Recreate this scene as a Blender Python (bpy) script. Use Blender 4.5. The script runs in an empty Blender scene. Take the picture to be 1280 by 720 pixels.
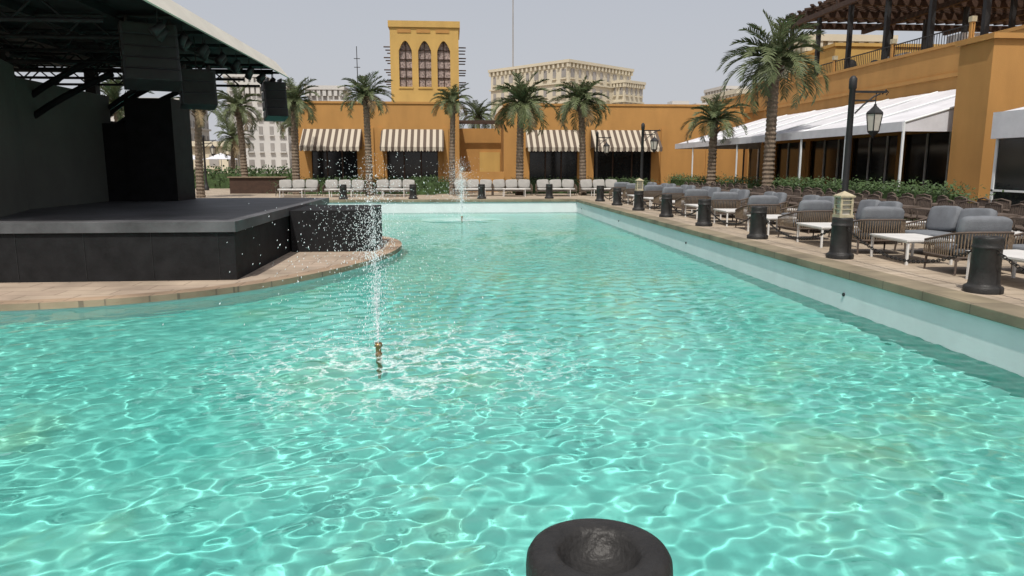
import bpy, math, random
import numpy as np
from mathutils import Matrix, Vector
R=random.Random(7)
rad=math.radians
scene=bpy.context.scene
# ---------------- materials ----------------
def mat(name,col,rough=.7,var=.2,scale=2.0,bump=.15,bscale=25,metal=0,spec=.4,trans=0,detail=6,dirt=0):
    m=bpy.data.materials.new(name); m.use_nodes=True
    nt=m.node_tree; n=nt.nodes; l=nt.links
    p=n['Principled BSDF']
    p.inputs['Roughness'].default_value=rough; p.inputs['Metallic'].default_value=metal
    p.inputs['Specular IOR Level'].default_value=spec
    p.inputs['Transmission Weight'].default_value=trans
    tc=n.new('ShaderNodeTexCoord')
    nz=n.new('ShaderNodeTexNoise'); nz.inputs['Scale'].default_value=scale; nz.inputs['Detail'].default_value=detail; nz.inputs['Roughness'].default_value=.65
    l.new(tc.outputs['Object'],nz.inputs['Vector'])
    mx=n.new('ShaderNodeMix'); mx.data_type='RGBA'
    c=np.array(col[:3])
    mx.inputs['A'].default_value=(*(c*(1-var)),1); mx.inputs['B'].default_value=(*np.minimum(c*(1+var),1),1)
    mr=n.new('ShaderNodeMapRange'); mr.inputs['From Min'].default_value=.3; mr.inputs['From Max'].default_value=.7
    l.new(nz.outputs['Fac'],mr.inputs['Value']); l.new(mr.outputs['Result'],mx.inputs['Factor'])
    l.new(mx.outputs['Result'],p.inputs['Base Color'])
    if dirt>0:
        mp=n.new('ShaderNodeMapping'); mp.inputs['Scale'].default_value=(1.4,1.4,.35); l.new(tc.outputs['Object'],mp.inputs[0])
        nd=n.new('ShaderNodeTexNoise'); nd.inputs['Scale'].default_value=1.1; nd.inputs['Detail'].default_value=6; l.new(mp.outputs[0],nd.inputs['Vector'])
        m2=n.new('ShaderNodeMapRange'); m2.inputs['From Min'].default_value=.35;m2.inputs['From Max'].default_value=.65;m2.inputs['To Min'].default_value=1-dirt;m2.inputs['To Max'].default_value=1
        l.new(nd.outputs['Fac'],m2.inputs['Value'])
        sc=n.new('ShaderNodeVectorMath');sc.operation='SCALE';l.new(mx.outputs['Result'],sc.inputs[0]);l.new(m2.outputs['Result'],sc.inputs['Scale']);l.new(sc.outputs[0],p.inputs['Base Color'])
    if bump>0:
        nb=n.new('ShaderNodeTexNoise'); nb.inputs['Scale'].default_value=bscale; nb.inputs['Detail'].default_value=4
        l.new(tc.outputs['Object'],nb.inputs['Vector'])
        b=n.new('ShaderNodeBump'); b.inputs['Strength'].default_value=bump; b.inputs['Distance'].default_value=.02
        l.new(nb.outputs['Fac'],b.inputs['Height']); l.new(b.outputs['Normal'],p.inputs['Normal'])
    return m
def tilemat(name,c1,c2,mort,scale=1.0,bw=.6,bh=.3,ms=.012,rough=.75,lo=.7):
    m=mat(name,c1,rough,.15,.6,.1,30)
    nt=m.node_tree;n=nt.nodes;l=nt.links;p=n['Principled BSDF']
    tc=n.new('ShaderNodeTexCoord')
    br=n.new('ShaderNodeTexBrick'); br.inputs['Scale'].default_value=scale
    br.inputs['Brick Width'].default_value=bw; br.inputs['Row Height'].default_value=bh; br.inputs['Mortar Size'].default_value=ms
    br.inputs['Color1'].default_value=(*c1,1);br.inputs['Color2'].default_value=(*c2,1);br.inputs['Mortar'].default_value=(*mort,1)
    l.new(tc.outputs['Object'],br.inputs['Vector'])
    nz=n.new('ShaderNodeTexNoise'); nz.inputs['Scale'].default_value=1.3; nz.inputs['Detail'].default_value=8
    l.new(tc.outputs['Object'],nz.inputs['Vector'])
    mr=n.new('ShaderNodeMapRange'); mr.inputs['From Min'].default_value=.3; mr.inputs['From Max'].default_value=.7; mr.inputs['To Min'].default_value=lo; mr.inputs['To Max'].default_value=1.15
    l.new(nz.outputs['Fac'],mr.inputs['Value'])
    mm=n.new('ShaderNodeVectorMath'); mm.operation='SCALE'
    l.new(br.outputs['Color'],mm.inputs[0]); l.new(mr.outputs['Result'],mm.inputs['Scale'])
    l.new(mm.outputs['Vector'],p.inputs['Base Color'])
    return m
def stripemat(name,c1,c2,period):
    m=mat(name,c1,.85,.1,3,.0)
    nt=m.node_tree;n=nt.nodes;l=nt.links;p=n['Principled BSDF']
    tc=n.new('ShaderNodeTexCoord'); sx=n.new('ShaderNodeSeparateXYZ'); l.new(tc.outputs['Object'],sx.inputs[0])
    a=n.new('ShaderNodeMath');a.operation='DIVIDE';a.inputs[1].default_value=period;l.new(sx.outputs['X'],a.inputs[0])
    b=n.new('ShaderNodeMath');b.operation='FLOORED_MODULO';b.inputs[1].default_value=1;l.new(a.outputs[0],b.inputs[0])
    c=n.new('ShaderNodeMath');c.operation='GREATER_THAN';c.inputs[1].default_value=.5;l.new(b.outputs[0],c.inputs[0])
    mx=n.new('ShaderNodeMix');mx.data_type='RGBA';mx.inputs['A'].default_value=(*c1,1);mx.inputs['B'].default_value=(*c2,1)
    l.new(c.outputs[0],mx.inputs['Factor']);l.new(mx.outputs['Result'],p.inputs['Base Color'])
    return m
ORANGE=mat('orange_render',(.43,.225,.068),.85,.07,.5,.2,30,dirt=.12)
YELLOW=mat('yellow_render',(.50,.32,.10),.85,.07,.5,.2,30,dirt=.10)
CREAM=mat('cream_render',(.55,.50,.39),.85,.08,.1,0)
PALEB=mat('pale_render',(.54,.53,.51),.85,.08,.1,0)
WHITE=mat('white_paint',(.70,.73,.74),.6,.05,1.5,.05,dirt=.05)
FABRIC=mat('white_canvas',(.58,.58,.61),.9,.12,1.2,.15,5)
FASC=mat('cream_canvas',(.60,.57,.50),.9,.1,1.0,.1,6)
BLACK=mat('black_paint',(.018,.018,.019),.55,.3,6,.1)
BOLL=mat('bollard_paint',(.022,.021,.02),.48,.5,5,.3,60,spec=.3)
STAGETOP=mat('stage_deck',(.09,.09,.095),.55,.5,.8,.1)
STAGEBLK=mat('stage_skirt',(.013,.013,.014),.7,.4,3,.1,spec=.2)
PANEL=mat('stage_backdrop',(.10,.108,.095),.8,.12,.8,.05,spec=.2)
DARKG=mat('dark_glass',(.012,.014,.016),.1,.2,2,0,spec=.5)
FARWIN=mat('haze_tinted_window',(.29,.275,.26),.5,.25,.2,0)  # aerial haze painted in: window colour lightened for distance
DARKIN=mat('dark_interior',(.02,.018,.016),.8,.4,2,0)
WOODB=mat('brown_timber',(.05,.026,.016),.7,.3,4,.1)
SLAT=mat('grey_timber',(.2,.15,.1),.75,.25,5,.1)
TRUNK=mat('palm_trunk',(.17,.13,.095),.95,.4,8,.6,18)
LEAF=mat('palm_leaf',(.095,.118,.05),.6,.4,1.5,0)
LEAFD=mat('palm_dead_leaf',(.24,.18,.10),.8,.3,2,0)
HEDGE=mat('hedge_leaf',(.042,.078,.022),.65,.5,3,0)
GREYC=mat('grey_cushion',(.15,.16,.175),.95,.18,4,.3,60)
BEIGEC=mat('beige_cushion',(.34,.33,.31),.95,.12,4,.3,60)
ROPE=mat('woven_rope',(.17,.125,.085),.9,.4,30,.4,80)
TABLEW=mat('table_white',(.64,.63,.61),.45,.1,3,0)
CHAIRB=mat('brown_wicker',(.10,.075,.06),.8,.3,20,.3,80)
STONEL=mat('lantern_stone',(.40,.35,.24),.7,.2,8,.1)
LGLASS=mat('lantern_glass',(.45,.43,.38),.25,.1,8,0)
SAND=mat('sand_ground',(.36,.29,.21),.95,.15,.05,.1)
ASPH=mat('asphalt',(.06,.06,.06),.9,.2,.5,.1)
STUCT=mat('carved_screen',(.28,.22,.2),.8,.9,9,.5,14)
CHAIN=mat('chain_metal',(.035,.032,.03),.45,.3,10,0,metal=.6)
PAVE=tilemat('sandstone_paving',(.41,.34,.26),(.36,.29,.215),(.2,.16,.12),1,.6,.3,.01)
ISLE=tilemat('island_paving',(.42,.34,.26),(.37,.29,.225),(.22,.17,.13),1,.9,.45,.012)
COPE=tilemat('coping_stone',(.27,.225,.15),(.245,.205,.14),(.13,.11,.08),1,.9,.9,.008,lo=.55)
RIM=tilemat('island_rim_stone',(.36,.26,.18),(.33,.24,.165),(.2,.15,.11),1,.6,.6,.012,lo=.6)
AWN=stripemat('striped_canvas',(.46,.41,.33),(.10,.075,.058),.40)
def poolmat():
    m=mat('pool_plaster',(.12,.52,.45),.8,.1,.5,0)
    nt=m.node_tree;n=nt.nodes;l=nt.links;p=n['Principled BSDF']
    tc=n.new('ShaderNodeTexCoord')
    nz=n.new('ShaderNodeTexNoise');nz.inputs['Scale'].default_value=.42;nz.inputs['Detail'].default_value=7;nz.inputs['Roughness'].default_value=.6
    l.new(tc.outputs['Object'],nz.inputs['Vector'])
    cr=n.new('ShaderNodeValToRGB');e=cr.color_ramp.elements
    e[0].position=.36;e[0].color=(.15,.53,.48,1);e[1].position=.54;e[1].color=(.22,.61,.54,1)  # turquoise tones hold the water's light absorption, put into the floor colour
    x=cr.color_ramp.elements.new(.64);x.color=(.26,.57,.44,1)
    x=cr.color_ramp.elements.new(.76);x.color=(.24,.42,.26,1)
    l.new(nz.outputs['Fac'],cr.inputs[0]);l.new(cr.outputs[0],p.inputs['Base Color'])
    return m
POOL=poolmat()
TEAL=mat('underwater_wall_tint',(.10,.38,.33),.7,.25,4,0)  # white wall below the waterline, with the water's tint painted into its colour
# ---------------- mesh builder ----------------
class MB:
    def __init__(s): s.v=[];s.f=[];s.m=[];s.s=[];s.mats=[]
    def add(s,vs,fs,mt,smooth=False,M=None):
        if mt not in s.mats: s.mats.append(mt)
        k=s.mats.index(mt); o=len(s.v)
        if M is not None: vs=[tuple(M@Vector(v)) for v in vs]
        s.v+=[tuple(v) for v in vs]
        for f in fs: s.f.append([o+i for i in f]); s.m.append(k); s.s.append(smooth)
    def box(s,x0,x1,y0,y1,z0,z1,mt,M=None):
        vs=[(x0,y0,z0),(x1,y0,z0),(x1,y1,z0),(x0,y1,z0),(x0,y0,z1),(x1,y0,z1),(x1,y1,z1),(x0,y1,z1)]
        s.add(vs,[(3,2,1,0),(4,5,6,7),(0,1,5,4),(1,2,6,5),(2,3,7,6),(3,0,4,7)],mt,False,M)
    def tube(s,pts,rs,mt,n=8,smooth=True,cap=True,M=None):
        pts=[Vector(p) for p in pts]
        if not hasattr(rs,'__len__'): rs=[rs]*len(pts)
        vs=[];fs=[]
        for i,p in enumerate(pts):
            d=(pts[min(i+1,len(pts)-1)]-pts[max(i-1,0)]).normalized()
            a=Vector((0,0,1)) if abs(d.z)<.9 else Vector((1,0,0))
            u=d.cross(a).normalized();w=d.cross(u)
            for j in range(n):
                t=2*math.pi*j/n; vs.append(p+(u*math.cos(t)+w*math.sin(t))*rs[i])
        for i in range(len(pts)-1):
            for j in range(n):
                a=i*n+j;b=i*n+(j+1)%n; fs.append((a,b,b+n,a+n))
        s.add(vs,fs,mt,smooth,M)
        if cap:
            s.add(vs[:n],[tuple(range(n))],mt,False,M); s.add(vs[-n:],[tuple(range(n))],mt,False,M)
    def lathe(s,prof,mt,n=24,c=(0,0,0),smooth=True,M=None):
        vs=[];fs=[]
        for r,z in prof:
            for j in range(n):
                t=2*math.pi*j/n; vs.append((c[0]+r*math.cos(t),c[1]+r*math.sin(t),c[2]+z))
        for i in range(len(prof)-1):
            for j in range(n):
                a=i*n+j;b=i*n+(j+1)%n; fs.append((a,b,b+n,a+n))
        s.add(vs,fs,mt,smooth,M)
    def spandrel(s,xc,w,zs,zt,y0,y1,mt,n=6,M=None):
        pts=[]
        for i in range(-n,n+1):
            t=abs(i)/n; pts.append((xc+i/n*w/2, zs+(1-t**1.8)*w*.75))
        for a,b in zip(pts[:-1],pts[1:]):
            vs=[(a[0],y0,a[1]),(b[0],y0,b[1]),(b[0],y0,zt),(a[0],y0,zt),(a[0],y1,a[1]),(b[0],y1,b[1]),(b[0],y1,zt),(a[0],y1,zt)]
            s.add(vs,[(0,1,2,3),(7,6,5,4),(4,5,1,0)],mt,False,M)
    def mesh(s,name):
        me=bpy.data.meshes.new(name); me.from_pydata(s.v,[],s.f)
        for m in s.mats: me.materials.append(m)
        me.polygons.foreach_set('material_index',s.m); me.polygons.foreach_set('use_smooth',s.s)
        me.update(); return me
    def obj(s,name,loc=(0,0,0),rz=0,bevel=0,parent=None):
        return place(s.mesh(name),name,loc,rz,bevel,parent)
def place(me,name,loc=(0,0,0),rz=0,bevel=0,parent=None,sc=1):
    o=bpy.data.objects.new(name,me); scene.collection.objects.link(o)
    o.location=loc; o.rotation_euler=(0,0,rz); o.scale=(sc,sc,sc)
    if bevel:
        b=o.modifiers.new('bevel','BEVEL'); b.width=bevel; b.segments=2; b.limit_method='ANGLE'
    if parent: o.parent=parent
    return o
def empty(name,loc=(0,0,0)):
    o=bpy.data.objects.new(name,None); scene.collection.objects.link(o); o.location=loc; return o
# ---------------- ground / pool ----------------
PX0,PX1,PY0,PY1=-14,6.3,2.3,36.5
WZ=-.65; FZ=-1.55
b=MB(); Z=-.03; B=3000
for q in [(-B,B,-B,PY0-.3),(-B,B,PY1+.3,B),(-B,PX0-.3,PY0-.3,PY1+.3),(PX1+.3,B,PY0-.3,PY1+.3)]:
    b.add([(q[0],q[2],Z),(q[1],q[2],Z),(q[1],q[3],Z),(q[0],q[3],Z)],[(0,1,2,3)],SAND)
b.obj('ground')
b=MB(); c=.45
for q in [(-40,40,-12,PY0-c),(-40,40,PY1+c,60),(-40,PX0-c,PY0-c,PY1+c),(PX1+c,40,PY0-c,PY1+c)]:
    b.add([(q[0],q[2],0),(q[1],q[2],0),(q[1],q[3],0),(q[0],q[3],0)],[(0,1,2,3)],PAVE)
b.obj('pavement')
b=MB(); o_=.05
b.box(PX1-o_,PX1+c,PY0-c,PY1+c,-.13,.006,COPE)
b.box(PX0-c,PX0+o_,PY0-c,PY1+c,-.13,.006,COPE)
b.box(PX0+o_,PX1-o_,PY1-o_,PY1+c,-.13,.006,COPE)
b.box(PX0+o_,PX1-o_,PY0-c,PY0+o_,-.13,.006,COPE)
b.obj('pool_coping',bevel=.012)
b=MB()
b.box(PX1,PX1+.3,PY0-.3,PY1+.3,FZ,-.13,WHITE); b.box(PX0-.3,PX0,PY0-.3,PY1+.3,FZ,-.13,WHITE)
b.box(PX0,PX1,PY1,PY1+.3,FZ,-.13,WHITE); b.box(PX0,PX1,PY0-.3,PY0,FZ,-.13,WHITE)
for y in np.arange(11,36,8): b.tube([(PX1-.02,y,-.4),(PX1+.02,y,-.4)],.03,BLACK,10)
t=.01
b.box(PX1-t,PX1-.001,PY0+t,PY1-t,FZ+.01,WZ-.02,TEAL);b.box(PX0+t,PX1-t,PY1-t,PY1-.001,FZ+.01,WZ-.02,TEAL)
pw=b.obj('pool_wall')
b=MB(); b.add([(PX0-.2,PY0-.2,FZ),(PX1+.2,PY0-.2,FZ),(PX1+.2,PY1+.2,FZ),(PX0-.2,PY1+.2,FZ)],[(0,1,2,3)],POOL)
pf=b.obj('pool_floor')
b=MB()
for x,y in ((-4.2,5.6),(4.6,4.7)):
    b.lathe([(.24,0),(.22,.02),(0,.025)],STAGEBLK,20,(x,y,FZ))
b.obj('pool_drain')
xs=np.concatenate([np.linspace(PX0,-7.5,110)[:-1],np.linspace(-7.5,PX1,460)]); ys=[PY0]
while ys[-1]<PY1: ys.append(ys[-1]+max(.027,.036*(ys[-1]/10)**1.4))
ys[-1]=PY1; ys=np.array(ys)
X,Y=np.meshgrid(xs,ys); H=np.zeros_like(X)
rs=np.random.RandomState(3)
dyl=np.gradient(ys)[:,None]
N=60
for i in range(N):
    lam=.15*(6.0)**(rs.rand()**1.6); k=2*math.pi/lam; th=rs.rand()*math.pi*2
    if rs.rand()<.5: th=rad(100)+rs.randn()*.6
    sl=.10*math.sqrt(2/N)*(1.0 if lam<.5 else .5)
    fade=np.clip((lam/dyl-3)/3,0,1)
    H+=fade*sl/k*np.sin(k*(X*math.cos(th)+Y*math.sin(th))+rs.rand()*6.28)
for fx,fy in [(-.93,8.7),(.4,31.3)]:
    r=np.hypot(X-fx,Y-fy); H+=.006*np.exp(-r/1.3)*np.sin(r*17)*np.clip(1-dyl/.2,0,1)
# wind gusts: ripple strength drifts across the pool, and swells where the wind has fetch
G=.86+.22*np.sin(X*.55+Y*.21+1)*np.sin(Y*.37-X*.18)+.12*np.sin(X*1.3-Y*.8)
H*=G*np.clip(.9+.03*(Y-5),.9,1.45)
nx,ny=len(xs),len(ys)
co=np.stack([X.ravel(),Y.ravel(),(H+WZ).ravel()],1)
idx=np.arange(nx*ny).reshape(ny,nx)
qf=np.stack([idx[:-1,:-1],idx[:-1,1:],idx[1:,1:],idx[1:,:-1]],-1).reshape(-1,4)
me=bpy.data.meshes.new('pool_water'); me.vertices.add(len(co)); me.vertices.foreach_set('co',co.ravel().astype(np.float32))
me.loops.add(qf.size); me.loops.foreach_set('vertex_index',qf.ravel().astype(np.int32))
me.polygons.add(len(qf)); me.polygons.foreach_set('loop_start',np.arange(0,qf.size,4,dtype=np.int32)); me.polygons.foreach_set('loop_total',np.full(len(qf),4,dtype=np.int32))
me.polygons.foreach_set('use_smooth',np.ones(len(qf),dtype=bool))
Xc=(X[:-1,:-1]+X[1:,1:]).ravel()/2; Yc=(Y[:-1,:-1]+Y[1:,1:]).ravel()/2
mi=np.where(Yc>11.5,1,0); mi=np.where((np.hypot(Xc+.65,Yc-8.6)<3.6)|(np.hypot(Xc-.4,Yc-31.3)<1.8),2,mi)
def water_mat(name,bump,foamy):
    wm=bpy.data.materials.new(name); wm.use_nodes=True; nt=wm.node_tree;n=nt.nodes;l=nt.links
    n.remove(n['Principled BSDF']); out=n['Material Output']
    gl=n.new('ShaderNodeBsdfGlass'); gl.inputs['IOR'].default_value=1.33; gl.inputs['Roughness'].default_value=0; gl.inputs['Color'].default_value=(.93,.995,.985,1)
    tc=n.new('ShaderNodeTexCoord')
    if bump:
        nb=n.new('ShaderNodeTexNoise'); nb.inputs['Scale'].default_value=6; nb.inputs['Detail'].default_value=2
        l.new(tc.outputs['Object'],nb.inputs['Vector']); bp=n.new('ShaderNodeBump'); bp.inputs['Distance'].default_value=.055
        sx=n.new('ShaderNodeSeparateXYZ'); l.new(tc.outputs['Object'],sx.inputs[0])
        mr=n.new('ShaderNodeMapRange'); mr.inputs['From Min'].default_value=11.5;mr.inputs['From Max'].default_value=22;mr.inputs['To Min'].default_value=0;mr.inputs['To Max'].default_value=.8
        l.new(sx.outputs['Y'],mr.inputs['Value']); l.new(mr.outputs['Result'],bp.inputs['Strength'])
        l.new(nb.outputs['Fac'],bp.inputs['Height']); l.new(bp.outputs['Normal'],gl.inputs['Normal'])
    if not foamy:
        l.new(gl.outputs[0],out.inputs['Surface']); return wm
    df=n.new('ShaderNodeBsdfDiffuse'); df.inputs['Color'].default_value=(.72,.82,.81,1)
    def foam(cx,cy,rr,peak):
        mp=n.new('ShaderNodeVectorMath');mp.operation='DISTANCE';mp.inputs[1].default_value=(cx,cy,WZ);l.new(tc.outputs['Object'],mp.inputs[0])
        m1=n.new('ShaderNodeMapRange');m1.inputs['From Min'].default_value=rr*.1;m1.inputs['From Max'].default_value=rr;m1.inputs['To Min'].default_value=peak;m1.inputs['To Max'].default_value=-.04
        l.new(mp.outputs['Value'],m1.inputs['Value']); return m1.outputs['Result']
    wn=n.new('ShaderNodeTexNoise');wn.inputs['Scale'].default_value=2.6;wn.inputs['Detail'].default_value=5;l.new(tc.outputs['Object'],wn.inputs['Vector'])
    va=n.new('ShaderNodeVectorMath');va.operation='MULTIPLY_ADD';va.inputs[1].default_value=(1.3,1.0,0);l.new(wn.outputs['Color'],va.inputs[0]);l.new(tc.outputs['Object'],va.inputs[2])
    vo=n.new('ShaderNodeTexVoronoi');vo.feature='DISTANCE_TO_EDGE';vo.inputs['Scale'].default_value=2.3;l.new(va.outputs[0],vo.inputs['Vector'])
    n2=n.new('ShaderNodeTexNoise');n2.inputs['Scale'].default_value=20;n2.inputs['Detail'].default_value=5;n2.inputs['Roughness'].default_value=.7;l.new(tc.outputs['Object'],n2.inputs['Vector'])
    c2=n.new('ShaderNodeMapRange');c2.inputs['From Min'].default_value=.38;c2.inputs['From Max'].default_value=.62;l.new(n2.outputs['Fac'],c2.inputs['Value'])
    mxm=n.new('ShaderNodeMath');mxm.operation='MAXIMUM';l.new(foam(-.65,8.6,3.4,.135),mxm.inputs[0]);l.new(foam(.4,31.3,1.6,.15),mxm.inputs[1])
    sb=n.new('ShaderNodeMath');sb.operation='SUBTRACT';l.new(mxm.outputs[0],sb.inputs[0]);l.new(vo.outputs['Distance'],sb.inputs[1])
    mf=n.new('ShaderNodeMapRange');mf.inputs['From Min'].default_value=-.01;mf.inputs['From Max'].default_value=.07;mf.inputs['To Max'].default_value=.8;l.new(sb.outputs[0],mf.inputs['Value'])
    ml=n.new('ShaderNodeMath');ml.operation='MULTIPLY';l.new(mf.outputs['Result'],ml.inputs[0]);l.new(c2.outputs['Result'],ml.inputs[1])
    ms=n.new('ShaderNodeMixShader');l.new(ml.outputs[0],ms.inputs[0]);l.new(gl.outputs[0],ms.inputs[1]);l.new(df.outputs[0],ms.inputs[2])
    l.new(ms.outputs[0],out.inputs['Surface']); return wm
for a in (water_mat('water',False,False),water_mat('rippled_water',True,False),water_mat('foamy_water',False,True)): me.materials.append(a)
me.polygons.foreach_set('material_index',mi.astype(np.int32))
me.update(calc_edges=True)
water=bpy.data.objects.new('pool_water',me); scene.collection.objects.link(water)
water.cycles.is_caustics_caster=True; pf.cycles.is_caustics_receiver=True
# ---------------- fountains ----------------
DROP=mat('water_droplet',(.85,.89,.91),.2,.03,3,0)
BRASS=mat('brass_nozzle',(.25,.17,.08),.4,.3,20,0,metal=.7)
def fountain(loc,h,cnt,ang,size,seed):
    r=random.Random(seed); e=empty('fountain',loc)
    b=MB(); b.lathe([(.03,.1),(.03,.16),(.045,.165),(.05,.12),(.035,.11),(.035,.04),(.045,.03),(.04,0),(.03,-.3)],BRASS,14)
    b.lathe([(.03,-.9),(.03,-.3)],BRASS,8); b.obj('nozzle',parent=e)
    b=MB(); v0=math.sqrt(2*9.8*h)
    octa=[(0,1,4),(1,2,4),(2,3,4),(3,0,4),(1,0,5),(2,1,5),(3,2,5),(0,3,5)]
    for i in range(cnt):
        q=r.random()
        a=abs(r.gauss(0,ang)) if q<.7 else r.uniform(0,ang*2.4); az=r.uniform(0,6.283); v=v0*r.uniform(.8,1.02) if r.random()<.7 else v0*r.uniform(.5,.95)
        T=2*v*math.cos(a)/9.8; t=T*r.random()**.8
        if r.random()<.2: t=r.random()*.35*T; a=r.choice([.1,.35,.6,.9])*ang*.9+r.gauss(0,.004); az=round(az/.9)*.9
        jx=v*math.sin(a)*math.cos(az);jy=v*math.sin(a)*math.sin(az)
        p=Vector((jx*t-.06*t*t,jy*t,.14+v*math.cos(a)*t-4.9*t*t)); vel=Vector((jx,jy,v*math.cos(a)-9.8*t))
        if p.z<.01: continue
        s=size*r.uniform(.25,1.0)*(1.6 if r.random()<.05 else 1)
        st=1+min(vel.length*.4,2.4); d=vel.normalized(); u=d.orthogonal().normalized(); w=d.cross(u)
        vs=[p+u*s,p+w*s,p-u*s,p-w*s,p+d*s*st,p-d*s*st]
        b.add(vs,octa,DROP,True)
    for i in range(cnt//6):
        rr=abs(r.gauss(.4,.35)); az=r.uniform(0,6.283); p=Vector((rr*math.cos(az),rr*math.sin(az),abs(r.gauss(.02,.05)))); s=size*r.uniform(.3,.9)
        d=Vector((0,0,1));u=Vector((1,0,0));w=Vector((0,1,0))
        b.add([p+u*s,p+w*s,p-u*s,p-w*s,p+d*s,p-d*s],octa,DROP,True)
    b.obj('spray',parent=e)
fountain((-.93,8.7,WZ),2.25,5600,rad(5.8),.0056,1)
fountain((.4,31.3,WZ),2.5,2600,rad(5.0),.0125,2)
# ---------------- island & stage ----------------
rim=[(-14,11.55),(-10,11.6),(-7.2,11.75),(-5.9,12.0),(-4.8,12.5),(-3.8,13.3),(-3.0,14.4),(-2.3,15.8),(-1.75,17.4),(-1.45,19),(-1.4,20.6),(-1.8,22.2),(-2.8,23.6),(-4.5,24.8),(-7,25.5),(-14,25.8)]
def smoothpoly(p,it=2):
    for _ in range(it):
        q=[p[0]]
        for a,c_ in zip(p[:-1],p[1:]):
            q.append((a[0]*.75+c_[0]*.25,a[1]*.75+c_[1]*.25)); q.append((a[0]*.25+c_[0]*.75,a[1]*.25+c_[1]*.75))
        q.append(p[-1]); p=q
    return p
rim=smoothpoly(rim)
def offs(p,d):
    q=[]
    for i in range(len(p)):
        a=Vector(p[max(i-1,0)]);c_=Vector(p[min(i+1,len(p)-1)]);t=(c_-a).normalized();q.append((p[i][0]-t.y*d,p[i][1]+t.x*d))
    return q
inn=offs(rim,.35)
b=MB(); N=len(rim); IZ=-.5
vs=[(x,y,IZ) for x,y in rim]+[(x,y,IZ) for x,y in inn]+[(x,y,IZ-.11) for x,y in rim]
fs=[(i,i+1,N+i+1,N+i) for i in range(N-1)]+[(2*N+i,2*N+i+1,i+1,i) for i in range(N-1)]
b.add(vs,fs,RIM)
r2=offs(rim,.05)
b.add([(x,y,IZ-.11) for x,y in rim]+[(x,y,IZ-.11) for x,y in r2],[(N+i,N+i+1,i+1,i) for i in range(N-1)],RIM)
b.add([(x,y,FZ) for x,y in r2]+[(x,y,IZ-.11) for x,y in r2],[(i,i+1,N+i+1,N+i) for i in range(N-1)],WHITE)
b.add([(x,y,IZ-.004) for x,y in inn],[tuple(range(N))],ISLE)
b.obj('stage_island')
e=empty('stage',(0,0,0)); ST=.62
b=MB(); b.box(-20,-4.1,14.0,24.6,ST-.2,ST,STAGETOP); b.box(-19.9,-4.14,14.05,24.5,IZ-.003,ST-.2,STAGEBLK)
for x in np.arange(-13,-4.2,1.22): b.box(x,x+.012,14.04,14.05,IZ,ST-.2,BLACK)
b.obj('platform',parent=e,bevel=.01)
b=MB(); b.box(-4.09,-2.05,18.6,21.2,IZ,.55,STAGEBLK)
for x in (-3.4,-2.75): b.box(x,x+.02,18.585,18.6,IZ+.05,.5,BLACK)
b.obj('side_riser',parent=e,bevel=.02)
b=MB()
def wallseg(b,x0,y0,x1,y1,z0,z1,th,mt):
    d=Vector((x1-x0,y1-y0,0));L=d.length;a=math.atan2(d.y,d.x)
    b.box(0,L,0,th,z0,z1,mt,Matrix.Translation((x0,y0,0))@Matrix.Rotation(a,4,'Z'))
wallseg(b,-8.9,14.6,-10.1,18.2,ST,3.95,.15,PANEL)
wallseg(b,-10.2,18.3,-10.25,23.2,ST,3.72,.15,PANEL)
b.box(-11.5,-10.27,23.3,24.1,ST,3.0,STAGEBLK);b.box(-10.9,-9.55,22.6,24.0,ST,2.9,STAGEBLK);b.box(-9.54,-8.2,22.5,24.0,ST,3.62,STAGEBLK)
b.box(-11.6,-10.4,14.5,14.7,ST,4.2,STAGEBLK)
b.obj('backdrop_wall',parent=e)
b=MB(); RX=-5.0; RY0,RY1=12.3,23.7; RB,RT=4.36,4.84
b.box(-16,RX-.42,RY0,RY1,4.62,4.80,STAGEBLK)
b.add([(RX,RY0,RB),(RX,RY1,RB),(RX-.4,RY1,RT),(RX-.4,RY0,RT),(RX-.06,RY0,RB),(RX-.06,RY1,RB)],[(0,1,2,3),(0,4,5,1)],FASC)  # fascia shaped with an upward slant so it catches the sun
b.add([(RX-.06,RY0,RB),(RX-.06,RY1,RB),(RX-.43,RY1,RT-.05),(RX-.43,RY0,RT-.05)],[(0,3,2,1)],STAGEBLK)
b.add([(RX,RY1,RB),(RX-.4,RY1,RT),(RX-.43,RY1,RT-.05),(RX-.06,RY1,RB)],[(0,1,2,3)],FASC)
b.box(-16,RX-.43,RY0,RY1,4.81,4.83,FASC)
b.box(-16,RX-.5,RY1-.06,RY1+.01,RB+.1,4.6,BLACK)
for y in np.arange(13.4,23.6,1.7):
    b.tube([(-15.5,y,4.5),(RX-.3,y,4.5)],.04,STAGEBLK,6); b.tube([(-15.5,y,4.1),(RX-.9,y,4.1)],.04,STAGEBLK,6)
    x=-15.5
    while x<RX-1.5:
        b.tube([(x,y,4.1),(x+.45,y,4.5)],.022,STAGEBLK,5); b.tube([(x+.45,y,4.5),(x+.9,y,4.1)],.022,STAGEBLK,5); x+=.9
for x in np.arange(-14,-5.5,1.5): b.box(x,x+.12,RY0+.1,RY1-.1,4.45,4.619,STAGEBLK)
for y in (14.5,19,23.4):
    b.box(-11.0,-10.7,y,y+.3,ST,4.45,STAGEBLK)
    for dz in (0,.5):
        pts=[(-10.7+2.4*t,y+.1,2.9-dz+1.5*t**.7) for t in np.linspace(0,1,7)]
        b.tube(pts,.08,STAGEBLK,6)
b.tube([(-10.2,18.2,4.2),(-9.2,23.5,4.4)],.06,BLACK,6);b.tube([(-10.4,23.2,3.3),(-8.6,23.2,4.5)],.08,BLACK,6)
b.obj('canopy_roof',parent=e)
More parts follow.
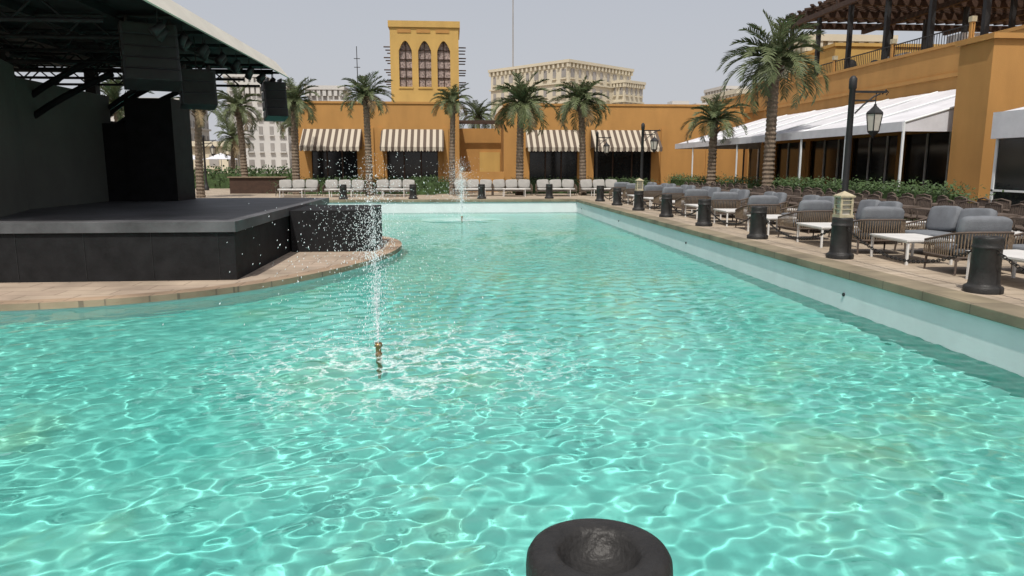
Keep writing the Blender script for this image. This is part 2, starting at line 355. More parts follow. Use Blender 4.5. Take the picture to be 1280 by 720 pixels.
def speakers(x,y,zt,w,h,nb,rz):
    b=MB(); hh=h/nb
    for i in range(nb):
        M=Matrix.Translation((0,-.05*i*i*.3,-hh*(i+.5)))@Matrix.Rotation(rad(-4*i),4,'X')
        b.box(-w/2,w/2,-.3,.3,-hh/2+.012,hh/2-.012,BLACK,M); b.box(-w/2+.04,w/2-.04,-.315,-.3,-hh/2+.03,hh/2-.03,DARKIN,M)
        b.box(-w/2-.015,-w/2,-.2,.2,-hh/2+.04,hh/2-.04,CHAIN,M);b.box(w/2,w/2+.015,-.2,.2,-hh/2+.04,hh/2-.04,CHAIN,M)
    b.box(-w/2+.1,-w/2+.14,-.25,.25,0,.1,CHAIN);b.box(w/2-.14,w/2-.1,-.25,.25,0,.1,CHAIN)
    b.tube([(0,0,0),(0,0,4.6-zt)],.015,CHAIN,5)
    b.obj('line_array_speaker',(x,y,zt),rz,bevel=.015,parent=e)
speakers(-5.95,15.4,4.4,1.0,1.2,5,rad(25)); speakers(-5.9,17.9,3.85,.75,.85,3,rad(25)); speakers(-5.35,23.0,4.15,.62,1.1,4,rad(25))
b=MB()
for i,y in enumerate(np.arange(14.6,23.4,.62)):
    M=Matrix.Translation((-5.45-.15*(i%2),y,4.2))@Matrix.Rotation(rad(40),4,'Y')@Matrix.Rotation(rad(20*(i%3-1)),4,'X')
    b.lathe([(0,.13),(.07,.12),(.08,-.02),(.1,-.14),(.085,-.14),(0,-.1)],BLACK,10,M=M); b.tube([(-5.45-.15*(i%2),y,4.25),(-5.45-.15*(i%2),y,4.5)],.012,BLACK,4)
b.obj('spotlight_row',parent=e)
# ---------------- bollards, chain ----------------
b=MB()
b.lathe([(.235,0),(.235,.07),(.225,.085),(.2,.095),(.185,.12),(.178,.3),(.175,.57),(.182,.585),(.187,.6),(.182,.615),(.175,.625),(.175,.665),(.176,.70),(.174,.722),(.166,.736),(.152,.742),(.125,.743),(.105,.739),(.096,.73),(.086,.708),(.07,.688),(.04,.676),(.0,.673)],BOLL,56)
bm=b.mesh('bollard')
BY=[8.9+3.6*k for k in range(-2,8)]
for y in BY: place(bm,'bollard',(7.02,y,0),R.uniform(0,6))
place(bm,'bollard',(.34,1.58,0))
for x in (-3.3,-6.9,3.95): place(bm,'bollard',(x,1.58,0))
for x in (-5.5,-2,1.5,5): place(bm,'bollard',(x,37.3,0))
b=MB(); L=3.6; nl=58
for i in range(nl):
    t=(i+.5)/nl; y=.18+(L-.36)*t; z=.56-.36*(1-(2*t-1)**2); sl=math.atan2(.36*4*(2*t-1),L)
    M=Matrix.Translation((0,y,z))@Matrix.Rotation(sl,4,'X')@Matrix.Rotation(math.pi/2*(i%2),4,'Y')
    pts=[(.022*math.cos(a),.042*math.sin(a),0) for a in np.linspace(0,2*math.pi,9)]
    b.tube(pts,.008,CHAIN,4,cap=False,M=M)
cm=b.mesh('bollard_chain')
for y in BY[:-1]: place(cm,'bollard_chain',(7.02,y,0))
b=MB(); b.box(-.13,.13,-.13,.13,0,.05,STONEL)
for sx in (-1,1):
    for sy in (-1,1): b.box(sx*.1-.018,sx*.1+.018,sy*.1-.018,sy*.1+.018,.05,.36,STONEL)
for z in (.14,.22,.3): b.box(-.115,.115,-.119,.119,z,z+.015,STONEL)
b.box(-.08,.08,-.08,.08,.05,.36,LGLASS); b.box(-.14,.14,-.14,.14,.36,.39,STONEL)
b.add([(-.13,-.13,.39),(.13,-.13,.39),(.13,.13,.39),(-.13,.13,.39),(0,0,.47)],[(0,1,4),(1,2,4),(2,3,4),(3,0,4)],STONEL)
lm=b.mesh('box_lantern')
for k in (3,7): place(lm,'box_lantern',(7.02,BY[k],.742))
# ---------------- lamp posts ----------------
b=MB()
b.lathe([(.17,0),(.17,.25),(.12,.3),(.1,.5),(.075,.6),(.07,3.45),(.09,3.48),(.09,3.7),(.05,3.76),(0,3.78)],BLACK,14)
b.box(0,.85,-.025,.025,3.38,3.43,BLACK); b.box(0,.6,-.02,.02,3.18,3.22,BLACK)
b.tube([(.1,0,2.9),(.3,0,3.1),(.55,0,3.3),(.7,0,3.36)],.02,BLACK,6)
b.tube([(.75,0,3.35),(.84,0,3.46),(.9,0,3.4),(.86,0,3.33)],.015,BLACK,5)
lx=.6; b.tube([(lx,0,3.38),(lx,0,3.13)],.012,BLACK,5)
b.lathe([(0,3.14),(.03,3.12),(.04,3.08),(.12,3.0),(.2,2.93),(.215,2.9),(.2,2.88)],BLACK,6,(lx,0,0),False)
b.lathe([(.19,2.88),(.13,2.48)],LGLASS,6,(lx,0,0),False)
for j in range(6):
    a=j*math.pi/3; b.tube([(lx+.2*math.cos(a),.2*math.sin(a),2.89),(lx+.135*math.cos(a),.135*math.sin(a),2.47)],.013,BLACK,4)
b.lathe([(.15,2.49),(.14,2.46),(.05,2.38),(.02,2.33),(0,2.3)],BLACK,6,(lx,0,0),False)
pm=b.mesh('street_lamp')
place(pm,'street_lamp',(9.55,17,0)); place(pm,'street_lamp',(9.5,36,0)); place(pm,'street_lamp',(9.0,45,0))
place(pm,'street_lamp',(-17,52,0)); place(pm,'street_lamp',(-19.5,50,0),rad(180))
# ---------------- furniture ----------------
def softbox(b,x0,x1,y0,y1,z0,z1,mt,M=None):
    cx,cy,cz=(x0+x1)/2,(y0+y1)/2,(z0+z1)/2; hx,hy,hz=(x1-x0)/2,(y1-y0)/2,(z1-z0)/2
    vs=[];fs=[];idx={};g=[-1,-.75,0,.75,1]
    def P(i,j,k):
        key=(i,j,k)
        if key not in idx:
            u=np.array([g[i],g[j],g[k]]); m=np.array([hx,hy,hz])
            p=(np.abs(u)**5).sum()**(1/5); q=u/p*m; idx[key]=len(vs); vs.append((cx+q[0],cy+q[1],cz+q[2]))
        return idx[key]
    for a in range(4):
        for c_ in range(4):
            for s_ in (0,4):
                fs.append([P(s_,a,c_),P(s_,a+1,c_),P(s_,a+1,c_+1),P(s_,a,c_+1)][::(1 if s_ else -1)])
                fs.append([P(a,s_,c_),P(a+1,s_,c_),P(a+1,s_,c_+1),P(a,s_,c_+1)][::(-1 if s_ else 1)])
                fs.append([P(a,c_,s_),P(a+1,c_,s_),P(a+1,c_+1,s_),P(a,c_+1,s_)][::(1 if s_ else -1)])
    b.add(vs,fs,mt,True,M)
def ropeseat(w,nc,cush=GREYC):
    b=MB(); h=w/2
    b.box(-.4,.38,-h,h,.24,.28,CHAIRB)
    for x in (-.37,.36):
        for y in (-h+.03,h-.03): b.tube([(x,y,.25),(x*1.05,y*1.02,0)],[.022,.016],CHAIRB,6)
    path=[(-.4,-h),(-.2,-h),(0,-h),(.2,-h),(.34,-h+.05),(.41,-h+.16)]+[(.42,y) for y in np.linspace(-h+.3,h-.3,max(2,int(w/.25)))]+[(.41,h-.16),(.34,h-.05),(.2,h),(0,h),(-.2,h),(-.4,h)]
    def topz(p): return .48+.18*min(1,max(0,(p[0]+.4)/.8))
    b.tube([(p[0],p[1],topz(p)) for p in path],.02,CHAIRB,6)
    b.tube([(p[0],p[1],.27) for p in path],.02,CHAIRB,6)
    seg=[]
    for a,c_ in zip(path[:-1],path[1:]):
        L=math.hypot(c_[0]-a[0],c_[1]-a[1]); k=max(1,int(L/.042))
        for i in range(k): t=i/k; seg.append((a[0]+(c_[0]-a[0])*t,a[1]+(c_[1]-a[1])*t))
    for p in seg: b.tube([(p[0],p[1],.27),(p[0],p[1],topz(p))],.0125,ROPE,4,cap=False)
    cw=(w-.12)/nc
    for i in range(nc):
        y0=-h+.06+i*cw
        softbox(b,-.4,.3,y0+.005,y0+cw-.005,.28,.43,cush)
        M=Matrix.Translation((.27,y0+cw/2,.65))@Matrix.Rotation(rad(14),4,'Y')@Matrix.Rotation(rad(R.uniform(-4,4)),4,'X')
        softbox(b,-.09,.09,-cw/2+.01,cw/2-.01,-.24,.26,cush,M)
    return b
sofam=ropeseat(1.7,2).mesh('rope_sofa'); chm=ropeseat(.95,1).mesh('rope_armchair'); lsm=ropeseat(2.3,3,BEIGEC).mesh('lounge_sofa')
b=MB(); b.box(-.42,.42,-.62,.62,.40,.425,TABLEW); b.box(-.39,.39,-.59,.59,.37,.40,TABLEW)
for x in (-.38,.38):
    for y in (-.58,.58): b.box(x-.018,x+.018,y-.018,y+.018,0,.37,TABLEW)
tbm=b.mesh('low_table')
b=MB()
for x in (-.2,.2):
    for y in (-.21,.21): b.tube([(x*1.1,y*1.1,0),(x,y,.45)],.016,CHAIRB,5)
softbox(b,-.25,.24,-.25,.25,.42,.5,CHAIRB)
for y in np.linspace(-.22,.22,9): b.box(.2,.235,y-.02,y+.02,.5,.88,CHAIRB,Matrix.Rotation(rad(6),4,'Y'))
b.tube([(.27,-.25,.62),(.3,-.23,.86),(.3,0,.9),(.3,.23,.86),(.27,.25,.62)],.022,CHAIRB,6)
for y in (-.25,.25): b.tube([(.27,y,.66),(.0,y*1.04,.68),(-.22,y,.64),(-.22,y,.45)],.02,CHAIRB,6)
dcm=b.mesh('dining_chair')
b=MB(); b.box(-.35,.35,-.35,.35,.71,.75,CHAIRB); b.tube([(0,0,.03),(0,0,.71)],.035,BLACK,8); b.box(-.22,.22,-.22,.22,0,.03,BLACK)
dtm=b.mesh('dining_table')
k=0
y=9.3
while y<35.5:
    place(tbm,'low_table',(8.0+R.uniform(-.08,.06),y+.1,0),rad(R.uniform(-4,4)))
    place(sofam,'rope_sofa',(9.15,y+.75,0),rad(R.uniform(-5,5)) )
    place(chm,'rope_armchair',(8.1,y+1.35,0),rad(-90+R.uniform(-10,10)))
    place(tbm,'low_table',(10.1,y+.5,0),rad(90))
    y+=2.65;k+=1
for xx,y0 in ((11.0,11.4),(12.4,11.4)):
    y=y0
    while y<35:
        if not(abs(y-30)<.8 and xx>12.3):
            place(dcm,'dining_chair',(xx+R.uniform(-.05,.05),y,0),rad(R.uniform(-12,12)))
            if k%2==0: place(dtm,'dining_table',(xx-.68,y+.35,0))
        k+=1; y+=.72
for x in (-8.6,-6.0,-3.2,1.2,3.4,5.9,8.4):
    place(lsm,'lounge_sofa',(x,41.2+R.uniform(-.3,.3),0),rad(90))
    place(tbm,'low_table',(x,40.0,0),rad(90))
# ---------------- foliage ----------------
def leafbox(b,x0,x1,y0,y1,z0,z1,n,s,mt,seed=1):
    r=random.Random(seed)
    for i in range(n):
        p=[r.random(),r.random(),r.random()]; ax=r.choice([0,1,2,2])
        p[ax]=r.choice([0,1]) if ax!=2 else 1; p[ax]+=r.gauss(0,.05)
        c=Vector((x0+(x1-x0)*p[0],y0+(y1-y0)*p[1],z0+(z1-z0)*p[2]))+Vector((r.gauss(0,s*.5),r.gauss(0,s*.5),r.gauss(0,s*.9)))
        d=Vector((r.gauss(0,1),r.gauss(0,1),r.gauss(.4,1))).normalized(); u=d.orthogonal().normalized()*s*r.uniform(.3,.6); d=d*s*r.uniform(.6,1.4)
        b.add([c-d*.5,c+u*.5,c+d*.5,c-u*.5],[(0,1,2,3)],mt)
def hedge(x0,x1,y0,y1,z0,z1,n,seed,name='hedge',s=.11):
    b=MB(); b.box(x0+.1,x1-.1,y0+.1,y1-.1,z0,z1-.1,HEDGE); leafbox(b,x0,x1,y0,y1,z0,z1,n,s,HEDGE,seed); return b.obj(name)
hedge(13.3,13.9,18.5,29.3,0,1.0,6000,1); hedge(13.3,13.9,31,44,0,.95,4000,2)
hedge(-9.5,.3,44.0,44.8,0,.8,4500,3); hedge(3.6,12,44.0,44.8,0,.75,4000,4); hedge(-30,-10,56,58,0,1.2,4500,5,s=.25)
hedge(-2.2,-.9,42.6,43.2,0,.9,500,6,'shrub')
def palm(x,y,h,rr,seed,lean=0,tr=.2,nf=40,up=0):
    r=random.Random(seed); b=MB()
    lx=r.uniform(-.25,.25)+lean; pts=[];rs_=[]
    nseg=int(h/.09)
    for i in range(nseg+1):
        t=i/nseg; pts.append((lx*t*t,0,h*t)); rs_.append((tr*(1.2-.35*t**.4) if t<.9 else tr*(.85+(t-.9)*2))*(1.1 if i%2 else .93)*r.uniform(.97,1.03))
    b.tube(pts,rs_,TRUNK,11,smooth=False)
    top=Vector((lx,0,h-.05))
    for i in range(30):
        a=r.uniform(0,6.28);z=-r.uniform(0,.6);d=Vector((math.cos(a),math.sin(a),.9)); p=top+Vector((math.cos(a)*tr*.8,math.sin(a)*tr*.8,z))
        b.tube([p,p+d*.2],[.05,.03],TRUNK,4)
    for i in range(nf):
        f=i/nf; el=rad(86-(112-up)*f**.85+r.uniform(-9,9)); az=i*2.39996+r.uniform(-.3,.3); L=rr*r.uniform(.8,1.15)*(1 if f>.15 else .8)
        dead = f>.88 and r.random()<.6
        mt=LEAFD if dead else LEAF
        p=top.copy(); n_=13; ptsf=[p.copy()]; e_=el
        for k_ in range(n_):
            e_-=rad(3.0+ (5.5)*(k_/n_)*r.uniform(.8,1.2))*(.4+abs(math.cos(el)))
            p=p+Vector((math.cos(az)*math.cos(e_),math.sin(az)*math.cos(e_),math.sin(e_)))*L/n_; ptsf.append(p.copy())
        b.tube(ptsf,[.03*(1-.8*k_/n_) for k_ in range(n_+1)],mt,3,cap=False)
        side=Vector((-math.sin(az),math.cos(az),0)); m=36
        tw=r.uniform(-.5,.5)
        for k_ in range(m):
            t=.1+.9*k_/m; ii=min(int(t*n_),n_-1); fr=t*n_-ii; q=ptsf[ii].lerp(ptsf[ii+1],fr); tg=(ptsf[ii+1]-ptsf[ii]).normalized(); upv=side.cross(tg).normalized()
            if upv.z<0: upv=-upv
            ll=rr*.25*math.sin(math.pi*(.12+.83*t))**.6*r.uniform(.7,1.15)
            for sg in (-1,1):
                d=(tg*.8+side*sg*(.75)+upv*(.4+tw*sg*.3)+Vector((r.gauss(0,.12),r.gauss(0,.12),r.gauss(0,.12)-.1))).normalized()
                wv=(tg-d*tg.dot(d)).normalized()*rr*.0085
                mid=q+d*ll*.5; tip=q+d*ll+Vector((0,0,-ll*.18))
                b.add([q-wv*.6,q+wv*.6,mid+wv,tip,mid-wv],[(0,1,2,3,4)],mt)
    return b.obj('palm_tree',(x,y,0),r.uniform(-.3,.3))
PL=[(-13.4,40,4.7,1.7,.2),(-12.7,46,5.2,1.9,.2),(-17.5,60,3.9,1.8,.18),(-11.6,55,4.7,1.6,.18),(-9.2,44,5.4,1.9,.22),(-4.7,42,5.5,1.75,.2),(0.0,43,5.3,1.5,.17),(3.9,42,5.2,2.25,.22),(7.6,42,5.3,2.1,.2),
(13.1,36,3.9,1.75,.22),(13.4,30,6.0,2.5,.23),(-15.4,36,4.6,1.9,.2),(2.4,62,5.8,1.9,.2),(6.5,62,6.6,1.9,.2)]
for i,(x,y,h,r_,tr) in enumerate(PL): palm(x,y,h,r_,20+i,tr=tr,nf=40 if r_>2 else 32,up=25 if r_<1.8 else 5)
# ---------------- far restaurant building ----------------
e=empty('restaurant_building',(0,0,0)); b=MB()
FY=48; HT=5.6
def wall_open(b,x0,x1,ops,y0,y1,h,oh,mt):
    x=x0
    for a,c_ in ops:
        b.box(x,a,y0,y1,0,h,mt); b.box(a,c_,y0,y1,oh,h,mt); x=c_
    b.box(x,x1,y0,y1,0,h,mt)
wall_open(b,-9.8,.5,[(-9.0,-6.1),(-4.2,-.9)],FY,FY+.4,HT,3.7,ORANGE)
wall_open(b,3.4,19.6,[(5.1,8.3),(9.4,13.3)],FY,FY+.4,HT-.05,3.7,ORANGE)
b.box(-9.8,-9.4,FY+.4,FY+10,0,HT,ORANGE); b.box(.1,.5,FY+.4,FY+10,0,HT,ORANGE); b.box(3.4,3.8,FY+.4,FY+10,0,HT-.05,ORANGE)
b.box(-9.85,.55,FY-.06,FY+.46,HT+.001,HT+.14,ORANGE); b.box(3.35,19.6,FY-.06,FY+.46,HT-.049,HT+.09,ORANGE)
b.box(-9.4,.1,FY+.4,FY+10,4.9,5.1,PALEB); b.box(3.8,19.6,FY+.4,FY+10,4.9,5.1,PALEB)
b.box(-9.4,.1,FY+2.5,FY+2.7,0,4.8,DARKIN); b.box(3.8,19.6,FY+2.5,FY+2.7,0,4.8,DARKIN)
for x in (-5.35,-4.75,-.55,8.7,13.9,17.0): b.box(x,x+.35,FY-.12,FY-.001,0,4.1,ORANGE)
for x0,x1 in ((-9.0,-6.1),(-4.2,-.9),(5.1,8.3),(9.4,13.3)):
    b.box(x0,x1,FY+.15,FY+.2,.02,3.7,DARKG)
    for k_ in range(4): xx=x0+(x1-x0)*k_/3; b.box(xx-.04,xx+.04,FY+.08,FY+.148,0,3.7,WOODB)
b.box(.5,3.4,50.5,50.8,0,4.2,ORANGE); b.box(1.9,3.3,50.38,50.5,0,2.6,YELLOW)
b.box(.5,3.4,47.5,47.8,0,1.3,ORANGE)
b.box(.5,3.4,48.0,48.15,4.45,4.6,WOODB); b.box(.5,3.4,49.6,49.75,4.45,4.6,WOODB)
b.box(-8,-6.6,50,51,5.1,6.0,PALEB); b.box(15.2,16.4,50,51.2,5.1,6.1,PALEB); b.box(16.9,17.8,50,51,5.1,5.95,PALEB)
b.obj('walls',parent=e)
def awning(x0,x1):
    b=MB(); yt,yb=FY-.02,FY-1.5; zt,zb=4.0,2.85
    n_=int((x1-x0)/.20)
    b.add([(x0,yb,zb),(x1,yb,zb),(x1,yt,zt),(x0,yt,zt)],[(0,1,2,3)],AWN)
    w=(x1-x0)/n_
    for i in range(n_):
        a=x0+i*w; pts=[(a,yb,zb),(a,yb,zb-.2),(a+w*.25,yb-.02,zb-.27),(a+w*.75,yb-.02,zb-.27),(a+w,yb,zb-.2),(a+w,yb,zb)]
        b.add(pts,[tuple(range(6))],AWN)
    for x in (x0,x1): b.add([(x,yb,zb),(x,yt,zt),(x,yt,zb)],[(0,1,2)],AWN); b.tube([(x,yb,zb-.02),(x,yt,zb-.1)],.02,BLACK,5)
    b.obj('awning',parent=e)
for a in ((-9.45,-5.75),(-4.5,-.5),(4.85,8.45),(9.15,13.6)): awning(*a)
e=empty('wind_tower',(0,0,0)); b=MB(); x0,x1,y0,y1=-4.0,.55,50.4,54.9
b.box(x0,x1,y0,y1,0,6.9,YELLOW)
cs=[-3.0,-1.72,-.45]; w=.86
def towerface(M):
    xx=x0
    for c_ in cs:
        b.box(xx,c_-w/2,0,.35,6.9,10.3,YELLOW,M); xx=c_+w/2
        b.spandrel(c_,w,9.25,10.3,0,.35,YELLOW,M=M)
        b.box(c_-w/2,c_+w/2,.28,.33,6.9,10.2,STUCT,M)
        b.box(c_-.03,c_+.03,.2,.279,6.9,9.9,WOODB,M)
        for z in (7.5,8.1,8.7,9.3): b.box(c_-w/2,c_+w/2,.2,.279,z,z+.05,WOODB,M)
    b.box(xx,x1,0,.35,6.9,10.3,YELLOW,M)
    for c_ in cs: b.box(c_-w/2-.05,c_+w/2+.05,-.06,-.002,6.8,6.92,YELLOW,M)
towerface(Matrix.Translation((0,y0,0)))
b.box(x0,x0+.35,y0+.36,y1,6.9,10.3,YELLOW); b.box(x1-.35,x1,y0+.36,y1,6.9,10.3,YELLOW); b.box(x0+.36,x1-.36,y1-.35,y1,6.9,10.3,YELLOW)
b.box(x0,x1,y0,y1,10.301,10.75,YELLOW); b.box(x0-.1,x1+.1,y0-.1,y1+.1,10.75,11.15,YELLOW)
for k_ in range(3): b.box(x0+.5+k_*1.27,x0+1.4+k_*1.27,y0-.04,y0-.001,10.40,10.62,ORANGE)
b.obj('tower_body',parent=e)
b=MB()
for z in (7.3,8.1,8.9,9.6):
    for k_ in range(3):
        yy=y0+.8+k_*1.4; b.tube([(x0-.5,yy,z),(x0+.1,yy,z)],.045,WOODB,6); b.tube([(x1-.1,yy,z),(x1+.5,yy,z)],.045,WOODB,6)
b.obj('projecting_beams',parent=e)
# ---------------- right wing ----------------
e=empty('terrace_building',(0,0,0)); b=MB(); WX=19.6
b.box(WX,45,2,60,3.0,5.2,ORANGE); b.box(WX,WX+.3,2,60,5.2,6.3,ORANGE); b.box(WX-.06,WX+.36,2,60,6.301,6.42,ORANGE); b.box(WX-.08,WX-.001,22,60,5.1,5.25,ORANGE)
b.box(WX+2,45,2,60,0,3.0,DARKIN)
for y in np.arange(22,48,4.2): b.box(WX,WX+.5,y,y+.5,0,3.0,ORANGE)
for y in np.arange(22,48,1.4): b.box(WX+.1,WX+.16,y,y+.07,0,3.0,WHITE)
b.box(WX+.17,WX+.19,22,48,0,3.0,DARKG)
b.box(15.3,22,20,21.4,0,5.2,ORANGE); b.box(15.2,22,19.9,21.5,5.201,5.35,ORANGE)
b.box(16.6,16.8,19.93,20,0,5.2,ORANGE)
b.box(24.5,36,46,52,5.2,9.2,YELLOW); b.box(24.4,36.1,45.9,52.1,9.2,9.4,YELLOW)
for c_ in (25.6,27.2,28.8,31.5):
    b.box(c_-.4,c_+.4,45.95,45.999,6.8,8.0,DARKIN); b.lathe([(.4,0),(.4,.02),(0,.02)],DARKIN,16,M=Matrix.Translation((c_,45.99,8.0))@Matrix.Rotation(math.pi/2,4,'X')); b.box(c_-.5,c_+.5,45.85,45.94,6.7,6.79,CREAM)
b.box(21,24.4,47,50,5.2,7.3,ORANGE)
b.box(21.5,22.5,30,31,5.2,7.2,PALEB); b.box(21.6,22.6,34,35.5,5.2,7.0,PALEB)
b.obj('walls',parent=e)
b=MB()
for y in np.arange(27,48,.16): b.box(WX+.14,WX+.16,y,y+.02,6.42,6.95,BLACK)
b.box(WX+.12,WX+.18,27,48,6.95,6.99,BLACK)
for y in np.arange(27,48,5.0):
    b.box(WX+.08,WX+.22,y,y+.14,6.42,7.05,ORANGE); b.box(WX+.05,WX+.25,y-.03,y+.17,7.05,7.25,STONEL)
b.obj('terrace_railing',parent=e)
def canopy(y0,y1,zf0,zf1,zw,name):
    b=MB(); xf=14.0; k_=max(2,int((y1-y0)/3.3))
    for i in range(k_):
        a=y0+(y1-y0)*i/k_; c_=y0+(y1-y0)*(i+1)/k_; m=8
        vs=[];fs=[]
        for j in range(m+1):
            for q in range(7):
                t=q/6; u=j/m; vs.append((xf+(WX-.05-xf)*t, a+(c_-a)*u, zf1+(zw-zf1)*t-.14*math.sin(math.pi*t)*(.5+.5*math.sin(math.pi*u))+.012*math.sin(u*25+t*9)))
        for j in range(m):
            for q in range(6): s_=j*7+q; fs.append((s_,s_+1,s_+8,s_+7))
        b.add(vs,fs,FABRIC,True)
        b.tube([(xf,a,zf1),(WX-.05,a,zw)],.04,WHITE,6)
        b.box(xf-.03,xf+.03,a-.03,a+.03,0,zf1,WHITE)
    b.box(xf-.05,xf-.032,y0,y1,zf0,zf1+.02,FABRIC); b.box(xf-.032,xf+.04,y0,y1,zf1-.08,zf1-.02,WHITE)
    b.add([(xf,y1,zf1),(WX-.05,y1,zw),(WX-.05,y1,zf1)],[(0,1,2)],FABRIC)
    b.add([(xf,y0,zf1),(WX-.05,y0,zw),(WX-.05,y0,zf1)],[(0,1,2)],FABRIC)
    b.box(xf,WX-.1,y1-.02,y1,zf0,zf1,FABRIC); b.box(xf,WX-.1,y0,y0+.02,zf0,zf1,FABRIC)
    b.obj(name)
canopy(21.8,45,2.72,3.0,4.6,'fabric_canopy'); canopy(8,18,2.35,3.0,4.2,'fabric_canopy')
b=MB()
for y in np.arange(8,18.1,1.66): b.box(14.1,14.18,y-.04,y+.04,0,2.35,WHITE)
b.box(14.13,14.15,8,18,.05,2.34,DARKG); b.box(14.1,14.18,8,18,0,.05,WHITE); b.box(14.1,14.18,8,18,1.0,1.05,WHITE)
b.box(14.15,19,17.98,18.0,.05,2.34,DARKG)
b.obj('glass_screen')
b=MB(); px0,px1,py0,py1,pz=19.6,36,24,43.5,10.1
for y in np.arange(py0,py1+.1,3.25):
    b.box(px0,px1,y-.1,y+.1,pz-.35,pz,WOODB)
    for x in (px0+.8,px0+7,px0+14): b.box(x-.1,x+.1,y-.098,y+.098,5.2,pz-.352,BLACK)
for x in (px0,px0+5.2,px0+10.4,px1): b.box(x-.1,x+.1,py0,py1,pz-.6,pz-.351,WOODB)
for i in range(-40,60):
    for sg in (1,-1):
        a=px0+i*.62
        L=[]
        for t in np.linspace(0,py1-py0,60):
            x=a+sg*t*.8
            if px0<=x<=px1: L.append((x,py0+t))
        if len(L)>1:
            z=pz+.03+(.1 if sg>0 else 0)
            wallseg(b,L[0][0],L[0][1],L[-1][0],L[-1][1],z,z+.095,.17,WOODB)
b.obj('pergola')
# ---------------- distant city (aerial haze put into the pale colours) ----------------
def blockb(name,cx,cy,w,d,h,rz,mt,fl,cols,cornice=True,colsd=None):
    e=empty(name,(cx,cy,0)); e.rotation_euler=(0,0,rz); b=MB()
    b.box(-w/2,w/2,-d/2,d/2,0,h,mt)
    if cornice:
        b.box(-w/2-.5,w/2+.5,-d/2-.5,d/2+.5,h,h+.6,mt); b.box(-w/2-.3,w/2+.3,-d/2-.3,d/2+.3,h-4.2,h-3.9,mt)
        for i in range(cols*2+1):
            x=-w/2+w*i/(cols*2); b.box(x-.25,x+.25,-d/2-.4,-d/2-.01,h-.9,h-.01,mt); b.box(-w/2-.4,-w/2-.01,x*d/w-.25,x*d/w+.25,h-.9,h-.01,mt)
    b.obj('walls',parent=e)
    b=MB(); fh=(h-1)/fl; colsd=colsd or cols
    for f in range(fl):
        z=1+f*fh
        for i in range(cols):
            x=-w/2+w*(i+.5)/cols; ww=w/cols*(.17 if i%3 else .24)
            b.box(x-ww,x+ww,-d/2-.08,-d/2+.01,z+fh*.22,z+fh*.68,FARWIN); b.box(x-ww*1.3,x+ww*1.3,-d/2-.35,-d/2-.09,z+fh*.1,z+fh*.18,mt)
        for i in range(colsd):
            y=-d/2+d*(i+.5)/colsd; ww=d/colsd*(.17 if i%3 else .24)
            b.box(-w/2-.08,-w/2+.01,y-ww,y+ww,z+fh*.22,z+fh*.68,FARWIN); b.box(w/2-.01,w/2+.08,y-ww,y+ww,z+fh*.22,z+fh*.68,FARWIN)
            b.box(-w/2-.35,-w/2-.09,y-ww*1.3,y+ww*1.3,z+fh*.1,z+fh*.18,mt)
    b.obj('windows',parent=e); return e
blockb('hotel_building',25.5,172,22,24,23.2,rad(40),CREAM,6,9)
blockb('hotel_building',39,168,7,7,20.0,rad(40),CREAM,6,4)
blockb('apartment_building',-26.2,112,6,10,12.6,0,PALEB,5,4)
blockb('apartment_building',-19,118,5,8,13,0,PALEB,5,3)
blockb('apartment_building',-34,130,5,10,16,0,PALEB,6,3)
blockb('apartment_building',-50,130,14,10,12,0,PALEB,5,6)
blockb('office_building',33.5,90,7,8,9.2,rad(8),PALEB,3,4,False)
blockb('house',44,100,14,10,11.0,rad(5),CREAM,2,5)
blockb('house',57,150,5,8,17,rad(5),PALEB,4,3)
blockb('apartment_building',37.5,72,8,8,13.2,0,CREAM,4,4)
blockb('house',-40,95,26,8,4,0,CREAM,1,8)
b=MB(); b.tube([(14.2,170,0),(14.2,170,52)],[.22,.1],FARWIN,6); b.box(13.9,14.5,169.7,170.3,20,21,PALEB); b.obj('radio_mast')
b=MB(); b.tube([(-12.3,100,0),(-12.3,100,17.2)],[.1,.05],CHAIN,6)
for z in (14.5,15.6): b.box(-12.7,-11.9,99.97,100.03,z,z+.08,CHAIN)
b.obj('antenna_mast')
b=MB(); b.add([(0,0,2.9)]+[(1.6*math.cos(a),1.6*math.sin(a),2.3) for a in np.linspace(0,2*math.pi,9)[:-1]],[(0,i+1,(i+1)%8+1) for i in range(8)],FABRIC)
b.tube([(0,0,0),(0,0,2.9)],.03,WHITE,6); b.box(-.3,.3,-.3,.3,0,.08,STONEL); um=b.mesh('parasol')
for x,y in ((-22,72),(-26,75)): place(um,'parasol',(x,y,0))
b=MB(); b.box(-13.5,-10.2,45.5,46.1,0,.95,WOODB); b.box(-13.6,-10.1,45.4,46.2,.95,1.02,SLAT); b.obj('bar_counter',bevel=.01)
b=MB(); b.add([(-60,66,-.012),(-10,66,-.012),(-10,78,-.012),(-60,78,-.012)],[(0,1,2,3)],ASPH); b.obj('road')
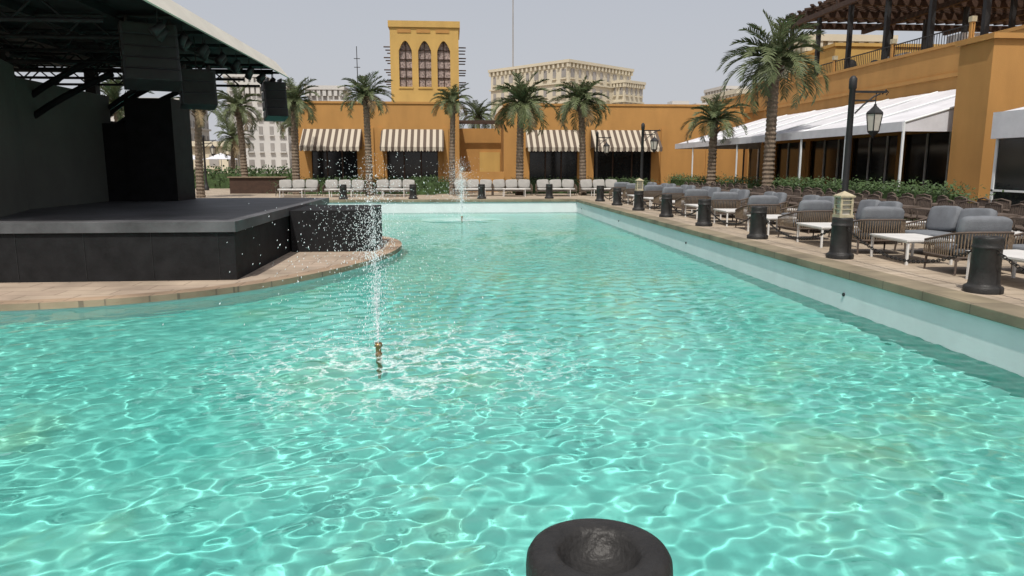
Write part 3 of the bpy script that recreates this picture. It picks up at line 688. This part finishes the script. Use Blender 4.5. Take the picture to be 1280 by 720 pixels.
# ---------------- light, world, camera ----------------
el=rad(60); az_dir=Vector((-.30,-.95,0)).normalized()
sd=az_dir*math.cos(el)+Vector((0,0,math.sin(el)))
sun=bpy.data.lights.new('sun','SUN'); sun.energy=3.6; sun.angle=rad(.5); sun.color=(1,.96,.89)
so=bpy.data.objects.new('sun',sun); scene.collection.objects.link(so); so.rotation_euler=sd.to_track_quat('Z','Y').to_euler(); so.location=(0,0,30)
sun.cycles.is_caustics_light=True
w=bpy.data.worlds.new('World'); scene.world=w; w.use_nodes=True; nt=w.node_tree
sky=nt.nodes.new('ShaderNodeTexSky'); sky.sky_type='NISHITA'; sky.sun_disc=False; sky.sun_elevation=el
sky.sun_rotation=math.atan2(az_dir.x,az_dir.y); sky.air_density=1.0; sky.dust_density=6.0; sky.ozone_density=1.5
bg=nt.nodes['Background']; bg.inputs['Strength'].default_value=.1
tcw=nt.nodes.new('ShaderNodeTexCoord'); sxw=nt.nodes.new('ShaderNodeSeparateXYZ'); nt.links.new(tcw.outputs['Generated'],sxw.inputs[0])
mrw=nt.nodes.new('ShaderNodeMapRange'); mrw.inputs['From Min'].default_value=0; mrw.inputs['From Max'].default_value=.8; mrw.inputs['To Min'].default_value=.88; mrw.inputs['To Max'].default_value=.3
nt.links.new(sxw.outputs['Z'],mrw.inputs['Value'])
mxw=nt.nodes.new('ShaderNodeMix'); mxw.data_type='RGBA'; nt.links.new(mrw.outputs['Result'],mxw.inputs['Factor']); nt.links.new(sky.outputs[0],mxw.inputs['A']); mxw.inputs['B'].default_value=(6.2,6.35,6.8,1)
nt.links.new(mxw.outputs['Result'],bg.inputs['Color'])
cam=bpy.data.cameras.new('camera'); cam.sensor_width=36; cam.lens=36*900/1280; cam.clip_end=6000; cam.clip_start=.05
c=bpy.data.objects.new('camera',cam); scene.collection.objects.link(c); c.location=(0,0,1.65)
c.rotation_euler=(rad(90-9.6),0,rad(-4.7)); scene.camera=c
scene.view_settings.view_transform='Standard'; scene.view_settings.look='None'; scene.view_settings.exposure=0
print('DONE',len(bpy.data.objects),nx*ny)
